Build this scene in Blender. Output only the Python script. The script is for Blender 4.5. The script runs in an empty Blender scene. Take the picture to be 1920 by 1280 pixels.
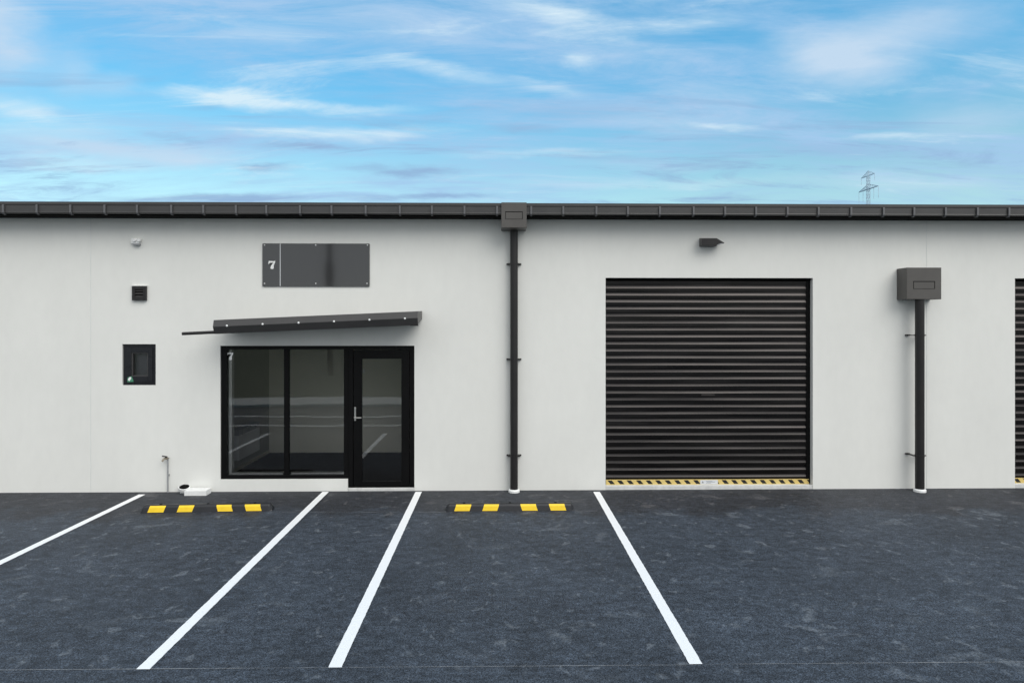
import bpy, bmesh, math, random
from mathutils import Vector, Matrix
R = math.radians
random.seed(7)
S = bpy.context.scene
COL = S.collection

# ------------------------------------------------------------------ camera
F = 1280.0                       # focal length in photo pixels (24 mm on 36 mm, 1920 px)
D, H, TH = 10.667, 2.608, math.atan(24.0 / 1280.0)
HZ = 606.0
AX = Vector((math.sin(TH), math.cos(TH), 0)); RT = Vector((math.cos(TH), -math.sin(TH), 0))
CAM = Vector((0, -D, H))
def ray(u, v):
    return AX + RT * ((u - 960) / F) + Vector((0, 0, (HZ - v) / F))
def W(u, v, y=0.0):              # point on the vertical plane at depth y
    d = ray(u, v); return CAM + d * ((y + D) / d.y)
def G(u, v, z=0.0):              # point on the ground
    d = ray(u, v); return CAM + d * ((z - H) / d.z)
def X(u, y=0.0): return W(u, 606, y).x
def Z(v, u=960, y=0.0): return W(u, v, y).z

cd = bpy.data.cameras.new('camera'); co = bpy.data.objects.new('camera', cd); COL.objects.link(co)
co.location = CAM; co.rotation_euler = (R(90), 0, -TH)
cd.sensor_width = 36; cd.lens = 24; cd.shift_y = -34.0 / 1920.0; cd.clip_end = 5000; cd.clip_start = 0.05
S.camera = co

# ------------------------------------------------------------------ materials
def mat(name, col, rough=0.5, metal=0.0, spec=0.5, var=0.0, vscale=3.0, bump=0.0, bscale=60.0, coat=0.0, stretch=None, bdist=0.003):
    m = bpy.data.materials.new(name); m.use_nodes = True
    nt = m.node_tree; N = nt.nodes; L = nt.links
    b = N['Principled BSDF']
    b.inputs['Base Color'].default_value = (*col, 1); b.inputs['Roughness'].default_value = rough
    b.inputs['Metallic'].default_value = metal; b.inputs['Specular IOR Level'].default_value = spec
    b.inputs['Coat Weight'].default_value = coat; b.inputs['Coat Roughness'].default_value = 0.15
    tc = N.new('ShaderNodeTexCoord'); src = tc.outputs['Object']
    if stretch:
        mp = N.new('ShaderNodeMapping'); mp.inputs['Scale'].default_value = stretch
        L.new(src, mp.inputs[0]); src = mp.outputs[0]
    if var:
        n = N.new('ShaderNodeTexNoise'); n.inputs['Scale'].default_value = vscale; n.inputs['Detail'].default_value = 6
        n.inputs['Roughness'].default_value = 0.65
        L.new(src, n.inputs['Vector'])
        r = N.new('ShaderNodeMapRange'); r.inputs[1].default_value = 0.3; r.inputs[2].default_value = 0.7
        r.inputs[3].default_value = 1 - var; r.inputs[4].default_value = 1 + var
        L.new(n.outputs[0], r.inputs[0])
        mx = N.new('ShaderNodeMix'); mx.data_type = 'RGBA'; mx.blend_type = 'MULTIPLY'
        mx.inputs[0].default_value = 1; mx.inputs[6].default_value = (*col, 1)
        L.new(r.outputs[0], mx.inputs[7]); L.new(mx.outputs[2], b.inputs['Base Color'])
        r2 = N.new('ShaderNodeMapRange'); r2.inputs[1].default_value = 0.3; r2.inputs[2].default_value = 0.7
        r2.inputs[3].default_value = max(0.02, rough - var * 0.5); r2.inputs[4].default_value = min(1, rough + var * 0.5)
        L.new(n.outputs[0], r2.inputs[0]); L.new(r2.outputs[0], b.inputs['Roughness'])
    if bump:
        n2 = N.new('ShaderNodeTexNoise'); n2.inputs['Scale'].default_value = bscale; n2.inputs['Detail'].default_value = 4
        L.new(src, n2.inputs['Vector'])
        bp = N.new('ShaderNodeBump'); bp.inputs['Strength'].default_value = bump; bp.inputs['Distance'].default_value = bdist
        L.new(n2.outputs[0], bp.inputs['Height']); L.new(bp.outputs[0], b.inputs['Normal'])
    return m

M = {}
def wall_paint():
    m = mat('wall_paint', (0.71, 0.715, 0.685), 0.75, spec=0.3, bump=0.3, bscale=38)
    nt = m.node_tree; N = nt.nodes; L = nt.links; b = N['Principled BSDF']
    tc = N.new('ShaderNodeTexCoord'); prev = None
    for sc, st, amp in ((0.5, (1, 1, 1), 0.030), (2.6, (1, 1, 0.16), 0.011), (9.0, (1, 1, 0.5), 0.014)):
        mp = N.new('ShaderNodeMapping'); mp.inputs['Scale'].default_value = st; L.new(tc.outputs['Object'], mp.inputs[0])
        n = N.new('ShaderNodeTexNoise'); n.inputs['Scale'].default_value = sc; n.inputs['Detail'].default_value = 5; L.new(mp.outputs[0], n.inputs['Vector'])
        r = N.new('ShaderNodeMapRange'); r.inputs[1].default_value = 0.3; r.inputs[2].default_value = 0.7; r.inputs[3].default_value = 1 - amp; r.inputs[4].default_value = 1 + amp
        L.new(n.outputs[0], r.inputs[0])
        if prev is None: prev = r.outputs[0]
        else:
            q = N.new('ShaderNodeMath'); q.operation = 'MULTIPLY'; L.new(prev, q.inputs[0]); L.new(r.outputs[0], q.inputs[1]); prev = q.outputs[0]
    mx = N.new('ShaderNodeMix'); mx.data_type = 'RGBA'; mx.blend_type = 'MULTIPLY'; mx.inputs[0].default_value = 1; mx.inputs[6].default_value = (0.71, 0.715, 0.685, 1)
    L.new(prev, mx.inputs[7]); L.new(mx.outputs[2], b.inputs['Base Color']); return m
M['wall'] = wall_paint()
M['sealant'] = mat('joint_sealant', (0.66, 0.675, 0.66), 0.75, var=0.03)
M['metal'] = mat('dark_coated_steel', (0.043, 0.042, 0.042), 0.42, spec=0.5, var=0.10, vscale=4, bump=0.05, bscale=8)
M['head'] = mat('rain_head_steel', (0.078, 0.073, 0.068), 0.42, spec=0.5, var=0.08, vscale=3)
M['pipe'] = mat('dark_pipe_coat', (0.018, 0.017, 0.017), 0.36, spec=0.35, var=0.12, vscale=5)
M['black'] = mat('black_window_aluminium', (0.004, 0.004, 0.0042), 0.4, spec=0.12, var=0.1, vscale=6)
M['smallwin'] = mat('small_window_aluminium', (0.010, 0.011, 0.014), 0.3, spec=0.4, var=0.12, vscale=8)
M['slot'] = mat('slot_black', (0.004, 0.004, 0.004), 0.9, spec=0.1)
M['roller'] = mat('black_roller_steel', (0.049, 0.0455, 0.0445), 0.32, metal=1.0, var=0.22, vscale=2.5, stretch=(0.3, 1, 5))
M['rubber'] = mat('black_rubber', (0.011, 0.012, 0.015), 0.5, spec=0.5, var=0.3, vscale=9, bump=0.3, bscale=120)
M['yellow'] = mat('yellow_reflective', (0.84, 0.57, 0.018), 0.5, var=0.06, vscale=14)
M['hazyellow'] = mat('hazard_yellow', (0.62, 0.46, 0.12), 0.5, var=0.12, vscale=20)
M['hazblack'] = mat('hazard_black', (0.01, 0.01, 0.01), 0.5)
M['label'] = mat('label_white', (0.62, 0.64, 0.66), 0.5, var=0.05)
M['print'] = mat('label_print', (0.22, 0.23, 0.24), 0.6)
M['white'] = mat('white_plastic', (0.78, 0.79, 0.78), 0.4, var=0.04, vscale=20)
M['concrete'] = mat('pale_concrete', (0.58, 0.585, 0.57), 0.85, var=0.14, vscale=9, bump=0.35, bscale=90)
M['paintline'] = None
M['brass'] = mat('tap_metal', (0.32, 0.28, 0.22), 0.35, metal=0.9, var=0.2, vscale=30)
M['copper'] = mat('grey_tap_pipe', (0.33, 0.34, 0.35), 0.5, metal=0.3, var=0.1, vscale=20)
M['chrome'] = mat('brushed_nickel', (0.62, 0.61, 0.58), 0.3, metal=1.0, var=0.06, vscale=40)
M['sign'] = mat('sign_board_face', (0.026, 0.026, 0.0265), 0.06, spec=1.0, var=0.0, vscale=3)
M['screw'] = mat('screw_steel', (0.72, 0.72, 0.70), 0.3, metal=0.5)
M['inside'] = mat('interior_paint', (0.78, 0.76, 0.65), 0.8, var=0.03, vscale=1.0)
M['insidewhite'] = mat('interior_trim', (0.84, 0.84, 0.81), 0.5, var=0.03)
M['carpet'] = mat('dark_carpet', (0.004, 0.004, 0.0045), 0.95, spec=0.05, var=0.3, vscale=30)
M['roofing'] = mat('roof_sheet', (0.09, 0.095, 0.10), 0.5, var=0.1)
M['pylon'] = mat('pylon_steel', (0.47, 0.60, 0.69), 0.6, metal=0.0, var=0.1)
M['grass'] = mat('verge_grass', (0.035, 0.05, 0.02), 0.9, var=0.35, vscale=1.5, bump=0.6, bscale=30)
M['green'] = mat('green_film', (0.06, 0.22, 0.13), 0.5)
M['kerb'] = mat('kerb_concrete', (0.55, 0.55, 0.52), 0.85, var=0.12, vscale=5, bump=0.2)

def glass(name, ior=1.75, tint=(0.9, 0.93, 0.92), wav=0.15):
    m = bpy.data.materials.new(name); m.use_nodes = True
    nt = m.node_tree; N = nt.nodes; L = nt.links; N.clear()
    o = N.new('ShaderNodeOutputMaterial'); t = N.new('ShaderNodeBsdfTransparent'); g = N.new('ShaderNodeBsdfGlossy')
    t.inputs[0].default_value = (*tint, 1); g.inputs['Roughness'].default_value = 0.01; g.inputs[0].default_value = (1, 1, 1, 1)
    f = N.new('ShaderNodeFresnel'); f.inputs[0].default_value = ior
    mx = N.new('ShaderNodeMixShader'); L.new(f.outputs[0], mx.inputs[0]); L.new(t.outputs[0], mx.inputs[1]); L.new(g.outputs[0], mx.inputs[2])
    tc = N.new('ShaderNodeTexCoord'); n = N.new('ShaderNodeTexNoise'); n.inputs['Scale'].default_value = 1.3; n.inputs['Detail'].default_value = 1
    L.new(tc.outputs['Object'], n.inputs['Vector'])
    b = N.new('ShaderNodeBump'); b.inputs['Strength'].default_value = wav; b.inputs['Distance'].default_value = 0.02
    L.new(n.outputs[0], b.inputs['Height']); L.new(b.outputs[0], g.inputs['Normal']); L.new(b.outputs[0], f.inputs['Normal'])
    L.new(mx.outputs[0], o.inputs[0])
    return m
M['glass'] = glass('window_glass', 1.82, (0.98, 0.985, 0.98), 0.07)

def asphalt():
    m = bpy.data.materials.new('asphalt'); m.use_nodes = True
    nt = m.node_tree; N = nt.nodes; L = nt.links; b = N['Principled BSDF']
    tc = N.new('ShaderNodeTexCoord'); src = tc.outputs['Object']
    def noise(scale, detail=4, rough=0.6, dist=0.0, st=None):
        n = N.new('ShaderNodeTexNoise'); n.inputs['Scale'].default_value = scale; n.inputs['Detail'].default_value = detail
        n.inputs['Roughness'].default_value = rough; n.inputs['Distortion'].default_value = dist
        if st:
            mp = N.new('ShaderNodeMapping'); mp.inputs['Scale'].default_value = st[0]; mp.inputs['Rotation'].default_value = (0, 0, st[1])
            L.new(src, mp.inputs[0]); L.new(mp.outputs[0], n.inputs['Vector'])
        else: L.new(src, n.inputs['Vector'])
        return n.outputs[0]
    def mr(s, a, bb, c, d, smooth=False):
        r = N.new('ShaderNodeMapRange'); r.inputs[1].default_value = a; r.inputs[2].default_value = bb
        r.inputs[3].default_value = c; r.inputs[4].default_value = d
        if smooth: r.interpolation_type = 'SMOOTHSTEP'
        L.new(s, r.inputs[0]); return r.outputs[0]
    def mul(a, c, op='MULTIPLY'):
        q = N.new('ShaderNodeMath'); q.operation = op
        for i, s in enumerate((a, c)):
            if isinstance(s, (int, float)): q.inputs[i].default_value = s
            else: L.new(s, q.inputs[i])
        return q.outputs[0]
    fine = noise(80, 2, 0.7)
    mid = noise(24, 6, 0.8)
    big = noise(0.55, 5, 0.65)
    mid2 = noise(6, 4, 0.7, 0.3, ((1.0, 1.6, 1), 0.2))
    val = mul(mr(mid2, 0.36, 0.64, 0.70, 1.34), mul(mul(mr(fine, 0.38, 0.62, 0.30, 1.75), mr(mid, 0.38, 0.62, 0.50, 1.50)), mr(big, 0.34, 0.66, 0.78, 1.22)))
    # dusty scuffs
    sc = mr(noise(2.3, 3, 0.55, 0.6, ((1.0, 1.15, 1), 0.5)), 0.59, 0.70, 0, 1, True)
    sc2 = mr(noise(6.5, 3, 0.6, 0.4, ((1.0, 0.75, 1), -0.35)), 0.59, 0.705, 0, 1.0, True)
    sc = mul(sc, mr(noise(0.45, 2, 0.5), 0.42, 0.6, 0.25, 1, True))
    gr = mr(noise(34, 5, 0.85), 0.42, 0.60, 0.05, 1)
    scuff = mul(mul(sc, sc2, 'MAXIMUM'), gr)
    mx0 = N.new('ShaderNodeMix'); mx0.data_type = 'RGBA'; mx0.blend_type = 'MULTIPLY'; mx0.inputs[0].default_value = 1
    mx0.inputs[6].default_value = (0.036, 0.045, 0.058, 1); L.new(val, mx0.inputs[7])
    mx1 = N.new('ShaderNodeMix'); mx1.data_type = 'RGBA'; mx1.inputs[7].default_value = (0.25, 0.275, 0.30, 1)
    L.new(mul(scuff, 0.52), mx1.inputs[0]); L.new(mx0.outputs[2], mx1.inputs[6])
    # browner, darker strip with a ragged edge along the building
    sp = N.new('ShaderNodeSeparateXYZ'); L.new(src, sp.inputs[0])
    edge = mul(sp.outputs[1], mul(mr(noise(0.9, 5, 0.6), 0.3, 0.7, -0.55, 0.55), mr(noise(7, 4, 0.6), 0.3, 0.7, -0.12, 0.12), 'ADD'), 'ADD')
    brown_strip = mr(edge, -1.5, -1.0, 0, 0.68, True)
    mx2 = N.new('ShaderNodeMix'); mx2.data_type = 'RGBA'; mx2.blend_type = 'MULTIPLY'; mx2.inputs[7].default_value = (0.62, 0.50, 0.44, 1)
    L.new(brown_strip, mx2.inputs[0]); L.new(mx1.outputs[2], mx2.inputs[6])
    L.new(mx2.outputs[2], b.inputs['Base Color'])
    L.new(mr(mid, 0.3, 0.7, 0.62, 0.85), b.inputs['Roughness']); b.inputs['Specular IOR Level'].default_value = 0.35
    bp = N.new('ShaderNodeBump'); bp.inputs['Strength'].default_value = 0.6; bp.inputs['Distance'].default_value = 0.006
    L.new(mul(fine, mul(mid, 0.5), 'ADD'), bp.inputs['Height']); L.new(bp.outputs[0], b.inputs['Normal'])
    return m
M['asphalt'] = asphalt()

def paint_line():
    m = mat('white_road_paint', (0.82, 0.83, 0.83), 0.6, bump=0.6, bscale=90)
    nt = m.node_tree; N = nt.nodes; L = nt.links; b = N['Principled BSDF']
    tc = N.new('ShaderNodeTexCoord')
    def nz(sc, lo, hi, a, c):
        n = N.new('ShaderNodeTexNoise'); n.inputs['Scale'].default_value = sc; n.inputs['Detail'].default_value = 5; n.inputs['Roughness'].default_value = 0.7
        L.new(tc.outputs['Object'], n.inputs['Vector'])
        r = N.new('ShaderNodeMapRange'); r.inputs[1].default_value = lo; r.inputs[2].default_value = hi; r.inputs[3].default_value = a; r.inputs[4].default_value = c
        L.new(n.outputs[0], r.inputs[0]); return r.outputs[0]
    q = N.new('ShaderNodeMath'); q.operation = 'MULTIPLY'; L.new(nz(55, 0.60, 0.72, 0, 1), q.inputs[0]); L.new(nz(2.5, 0.42, 0.66, 0.15, 1), q.inputs[1])
    q2 = N.new('ShaderNodeMath'); q2.operation = 'MULTIPLY'; L.new(q.outputs[0], q2.inputs[0]); q2.inputs[1].default_value = 0.75
    x = N.new('ShaderNodeMix'); x.data_type = 'RGBA'; x.inputs[6].default_value = (0.82, 0.83, 0.83, 1); x.inputs[7].default_value = (0.10, 0.11, 0.12, 1)
    L.new(q2.outputs[0], x.inputs[0]); L.new(x.outputs[2], b.inputs['Base Color'])
    return m
M['paintline'] = paint_line()

# ------------------------------------------------------------------ mesh helpers
def bmn(): return bmesh.new()
def box(bm, x0, x1, y0, y1, z0, z1, mtx=None):
    v = [bm.verts.new(p) for p in ((x0,y0,z0),(x1,y0,z0),(x1,y1,z0),(x0,y1,z0),(x0,y0,z1),(x1,y0,z1),(x1,y1,z1),(x0,y1,z1))]
    for f in ((3,2,1,0),(4,5,6,7),(0,1,5,4),(1,2,6,5),(2,3,7,6),(3,0,4,7)): bm.faces.new([v[i] for i in f])
    if mtx: bmesh.ops.transform(bm, matrix=mtx, verts=v)
    return v
def prism(bm, pts, off):         # polygon (3d points) extruded by a vector
    a = [bm.verts.new(p) for p in pts]; b = [bm.verts.new(Vector(p) + Vector(off)) for p in pts]
    n = len(a); fs = [bm.faces.new(a), bm.faces.new(b[::-1])]
    for i in range(n): fs.append(bm.faces.new((a[i], b[i], b[(i+1) % n], a[(i+1) % n])))
    return a + b
def tube(bm, pts, r, n=12, caps=True, radii=None, axis=None):
    pts = [Vector(p) for p in pts]; rings = []
    for i, p in enumerate(pts):
        t = (pts[min(i+1, len(pts)-1)] - pts[max(i-1, 0)]).normalized()
        if axis is not None: t = axis
        a = Vector((0, 0, 1)) if abs(t.z) < 0.9 else Vector((1, 0, 0))
        s = t.cross(a).normalized(); q = t.cross(s)
        rr = radii[i] if radii else r
        rings.append([bm.verts.new(p + (s * math.cos(2*math.pi*k/n) + q * math.sin(2*math.pi*k/n)) * rr) for k in range(n)])
    for i in range(len(rings) - 1):
        for k in range(n): bm.faces.new((rings[i][k], rings[i][(k+1) % n], rings[i+1][(k+1) % n], rings[i+1][k]))
    if caps: bm.faces.new(rings[0][::-1]); bm.faces.new(rings[-1])
def frame(bm, x0, x1, z0, z1, t, y0, y1, tb=None, tt=None, tr=None):
    tb = t if tb is None else tb; tt = t if tt is None else tt; tr = t if tr is None else tr
    box(bm, x0, x0+t, y0, y1, z0, z1); box(bm, x1-tr, x1, y0, y1, z0, z1)
    box(bm, x0+t, x1-tr, y0, y1, z1-tt, z1); box(bm, x0+t, x1-tr, y0, y1, z0, z0+tb)
def build(name, bm, m, parent=None, bevel=0.0, smooth=False, loc=None):
    bmesh.ops.recalc_face_normals(bm, faces=bm.faces)
    me = bpy.data.meshes.new(name); bm.to_mesh(me); bm.free()
    if not isinstance(m, (list, tuple)): m = [m]
    for q in m: me.materials.append(q)
    o = bpy.data.objects.new(name, me); COL.objects.link(o)
    if parent:
        o.parent = parent
        # geometry is written in world space: undo the parents' offsets
        off = Vector((0, 0, 0)); q = parent
        while q: off += q.location; q = q.parent
        o.location = -off if loc is None else loc
    elif loc is not None: o.location = loc
    if smooth:
        for p in me.polygons: p.use_smooth = True
        try: me.set_sharp_from_angle(angle=R(35))
        except Exception: pass
    if bevel:
        md = o.modifiers.new('bevel', 'BEVEL'); md.width = bevel; md.segments = 2; md.limit_method = 'ANGLE'; md.angle_limit = R(40)
    return o
def thing(name, label, cat, loc, group=None):
    o = bpy.data.objects.new(name, None); COL.objects.link(o); o.empty_display_size = 0.2
    o.location = loc; o['label'] = label; o['category'] = cat
    if group: o['group'] = group
    return o
def sub(name, parent, loc=(0, 0, 0)):
    o = bpy.data.objects.new(name, None); COL.objects.link(o); o.parent = parent; o.location = loc; return o
def struct(o): o['kind'] = 'structure'; return o
def mesh_thing(o, label, cat, group=None):
    o['label'] = label; o['category'] = cat
    if group: o['group'] = group
    return o

# ------------------------------------------------------------------ ground
bm = bmn()
def sheet(bm, x0, x1, y0, y1, z):
    bm.faces.new([bm.verts.new(p) for p in ((x0,y0,z),(x1,y0,z),(x1,y1,z),(x0,y1,z))])
sheet(bm, -900, 900, -900, 900, 0.0)
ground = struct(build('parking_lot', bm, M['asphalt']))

YE = G(960, 1248).y               # near end of the painted bays
def line(u0, u1, v0, w=0.10, yend=YE):
    a = G(u0, v0); b = G(u1, v0); xc = (a.x + b.x) / 2
    bm = bmn(); n = 150
    vs = []
    for i in range(n + 1):
        y = a.y + (yend - a.y) * i / n
        j = random.uniform(-0.002, 0.002)
        vs.append((bm.verts.new((xc - w/2 + j, y, 0.004)), bm.verts.new((xc + w/2 + random.uniform(-0.002, 0.002), y, 0.004))))
    for i in range(n): bm.faces.new((vs[i][0], vs[i+1][0], vs[i+1][1], vs[i][1]))
    return xc, bm
for u0, u1, v0 in ((257, 276, 927), (604, 617, 922), (779, 791, 922), (1112, 1125, 922)):
    xc, bm = line(u0, u1, v0)
    build('parking_line', bm, M['paintline'], ground)
# aisle lines on the near side of the lot and the faint setting-out chalk line
for y in (-6.75, -8.45):
    bm = bmn(); sheet(bm, -26, 26, y - 0.075, y + 0.075, 0.004); build('aisle_line', bm, M['paintline'], ground)
def chalk():
    m = mat('chalk', (0.30, 0.31, 0.32), 0.9)
    nt = m.node_tree; N = nt.nodes; L = nt.links; b = N['Principled BSDF']
    n = N.new('ShaderNodeTexNoise'); n.inputs['Scale'].default_value = 1.4; n.inputs['Detail'].default_value = 8; n.inputs['Roughness'].default_value = 0.8
    tc = N.new('ShaderNodeTexCoord'); L.new(tc.outputs['Object'], n.inputs['Vector'])
    r = N.new('ShaderNodeMapRange'); r.inputs[1].default_value = 0.36; r.inputs[2].default_value = 0.60; r.inputs[3].default_value = 0.08; r.inputs[4].default_value = 0.85
    L.new(n.outputs[0], r.inputs[0]); L.new(r.outputs[0], b.inputs['Alpha']); return m
bm = bmn()
for (ua, va, ub, vb) in ((-40, 1256, 1300, 1246), (1322, 1245, 1960, 1240), (232, 962.5, 263, 962.3), (510, 960.5, 836, 959.5), (1078, 958, 1120, 957.5)):
    a = G(ua, va); b = G(ub, vb); k = 0.0035
    bm.faces.new([bm.verts.new(p) for p in ((a.x, a.y-k, .003), (b.x, b.y-k, .003), (b.x, b.y+k, .003), (a.x, a.y+k, .003))])
build('chalk_line', bm, chalk(), ground)

# footpath and grass verge across the lot (seen mirrored in the windows)
bm = bmn(); box(bm, -60, 60, -12.5, -10.45, 0, 0.10); struct(build('footpath', bm, M['kerb'], bevel=0.015))
bm = bmn(); sheet(bm, -120, 120, -60, -12.5, 0.06); struct(build('grass_verge', bm, M['grass']))

# ------------------------------------------------------------------ building
bld = thing('warehouse_building', 'long pale grey warehouse unit with dark gutter, black roller doors and glazed entrance', 'building', (0, 0, 0))
XL, XR, ZT = -17.0, 19.0, 4.40
# openings (x0,x1,z0,z1)
e_x0, e_x1 = X(413), X(777); e_top = Z(648, 600); e_sill = Z(898, 530); d_x0 = X(652)
sw = (X(229), X(292), Z(722, 260), Z(645, 260))
r1 = (X(1135.5), X(1524), 0.0, Z(521, 1330))
r2w = r1[1] - r1[0]
r2 = (X(1903), X(1903) + r2w, 0.0, r1[3])
joints = [X(170), X(1737), X(170) - 6.4, X(1737) + 6.4]
opens = [(e_x0, d_x0, e_sill, e_top), (d_x0, e_x1, 0, e_top), sw, r1, r2]
for j in joints: opens.append((j - 0.007, j + 0.007, 0, ZT))
WT = 0.16
def wall_mesh():
    bm = bmn()
    xs = sorted(set([XL, XR] + [o[0] for o in opens] + [o[1] for o in opens]))
    zs = sorted(set([0.0, ZT] + [o[2] for o in opens] + [o[3] for o in opens]))
    def solid(i, k):
        if i < 0 or k < 0 or i >= len(xs) - 1 or k >= len(zs) - 1: return False
        cx = (xs[i] + xs[i+1]) / 2; cz = (zs[k] + zs[k+1]) / 2
        return not any(o[0] < cx < o[1] and o[2] < cz < o[3] for o in opens)
    def q(*p): bm.faces.new([bm.verts.new(a) for a in p])
    for i in range(len(xs) - 1):
        for k in range(len(zs) - 1):
            if not solid(i, k): continue
            a, b, c, d = xs[i], xs[i+1], zs[k], zs[k+1]
            q((a,0,c),(b,0,c),(b,0,d),(a,0,d)); q((b,WT,c),(a,WT,c),(a,WT,d),(b,WT,d))
            if not solid(i-1, k): q((a,WT,c),(a,0,c),(a,0,d),(a,WT,d))
            if not solid(i+1, k): q((b,0,c),(b,WT,c),(b,WT,d),(b,0,d))
            if not solid(i, k-1): q((a,WT,c),(b,WT,c),(b,0,c),(a,0,c))
            if not solid(i, k+1): q((a,0,d),(b,0,d),(b,WT,d),(a,WT,d))
    bmesh.ops.remove_doubles(bm, verts=bm.verts, dist=1e-5)
    return bm
build('wall', wall_mesh(), M['wall'], bld)
for j in joints:
    bm = bmn(); box(bm, j - 0.0065, j + 0.0065, 0.0025, 0.05, 0, ZT); build('joint_sealant', bm, M['sealant'], bld)
bm = bmn()                        # the rest of the shell
box(bm, XL, XL + WT, WT + 0.002, 16, 0, ZT); box(bm, XR - WT, XR, WT + 0.002, 16, 0, ZT); box(bm, XL + WT, XR - WT, 15.84, 16, 0, ZT)
build('rear_wall', bm, M['wall'], bld)
bm = bmn(); box(bm, XL - 0.1, XR + 0.1, 0.0, 16.1, ZT + 0.002, ZT + 0.03); build('roof', bm, M['roofing'], bld)

# gutter ------------------------------------------------------------
GO = 0.35
gz1 = Z(378.5, 300, -GO); gz0 = Z(401, 300, -GO)
gutter = None
bm = bmn()
prof = [(-0.001, gz0 + 0.03), (-GO + 0.05, gz0 + 0.004), (-GO + 0.018, gz0), (-GO + 0.004, gz0 + 0.008), (-GO, gz0 + 0.022),
        (-GO + 0.004, gz0 + 0.03), (-GO + 0.004, gz1 - 0.055), (-GO - 0.004, gz1 - 0.045), (-GO - 0.004, gz1 - 0.006), (-GO + 0.004, gz1), (-GO + 0.03, gz1), (-0.001, gz1 - 0.01)]
prism(bm, [(XL - 0.1, y, z) for y, z in prof], (XR - XL + 0.2, 0, 0))
gutter = build('gutter', bm, M['metal'], bld, smooth=False)
bm = bmn(); box(bm, XL - 0.09, XR + 0.09, -GO + 0.045, -0.003, gz0 - 0.016, gz0 - 0.004); build('gutter_shade', bm, M['slot'], gutter)  # added black sheet: shade under the gutter put into its colour
br_u = [7, 70, 133, 197, 258, 322, 382, 443, 500, 563, 622, 686, 750, 810, 871, 932, 996, 1056, 1118, 1177, 1237, 1300, 1359, 1417, 1476, 1534, 1595, 1656, 1713, 1772, 1832, 1891]
M['bracket'] = mat('bracket_steel', (0.105, 0.105, 0.11), 0.38, spec=0.6, var=0.1)
def bracket_mesh(x):
    bm = bmn(); w = 0.0135; yf = -GO - 0.022
    pr = [(yf, gz1 - 0.05), (yf, gz0 + 0.012), (yf + 0.016, gz0 - 0.012), (-GO + 0.06, gz0 - 0.014), (-0.05, gz0 + 0.012),
          (-0.05, gz0 + 0.022), (-GO + 0.06, gz0 - 0.001), (-GO - 0.001, gz0 + 0.004), (-GO - 0.006, gz0 + 0.03), (-GO - 0.006, gz1 - 0.05)]
    prism(bm, [(x - w, y, z) for y, z in pr], (2 * w, 0, 0))
    return bm
x0 = X(br_u[0], -GO)
first = build('gutter_bracket', bracket_mesh(x0), M['bracket'], gutter)
allx = [X(u, -GO) for u in br_u[1:]]
allx += [x0 - 0.51 * k for k in range(1, 8)] + [allx[-1] + 0.5 * k for k in range(1, 9)]
for x in allx:
    c = first.copy(); COL.objects.link(c); c.location = first.location + Vector((x - x0, 0, 0))

# roller doors --------------------------------------------------------
def hazard_tape(xo, za, zb):
    m = mat('hazard_tape', (0.62, 0.46, 0.12), 0.5)
    nt = m.node_tree; N = nt.nodes; L = nt.links; b = N['Principled BSDF']
    tc = N.new('ShaderNodeTexCoord'); sp = N.new('ShaderNodeSeparateXYZ'); L.new(tc.outputs['Object'], sp.inputs[0])
    def mt(op, a, c):
        q = N.new('ShaderNodeMath'); q.operation = op
        for i, v in enumerate((a, c)):
            if isinstance(v, (int, float)): q.inputs[i].default_value = v
            else: L.new(v, q.inputs[i])
        return q.outputs[0]
    t = mt('FRACT', mt('DIVIDE', mt('ADD', mt('SUBTRACT', sp.outputs[0], xo), mt('MULTIPLY', sp.outputs[2], 0.85)), 0.151), 0)
    k = mt('MULTIPLY', mt('LESS_THAN', t, 0.47), mt('MULTIPLY', mt('GREATER_THAN', sp.outputs[2], za), mt('LESS_THAN', sp.outputs[2], zb)))
    n = N.new('ShaderNodeTexNoise'); n.inputs['Scale'].default_value = 9; L.new(tc.outputs['Object'], n.inputs['Vector'])
    y = N.new('ShaderNodeMix'); y.data_type = 'RGBA'; y.inputs[6].default_value = (0.66, 0.46, 0.12, 1); y.inputs[7].default_value = (0.60, 0.50, 0.22, 1); L.new(n.outputs[0], y.inputs[0])
    x = N.new('ShaderNodeMix'); x.data_type = 'RGBA'; x.inputs[7].default_value = (0.008, 0.008, 0.008, 1); L.new(y.outputs[2], x.inputs[6]); L.new(k, x.inputs[0])
    L.new(x.outputs[2], b.inputs['Base Color']); return m
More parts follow.
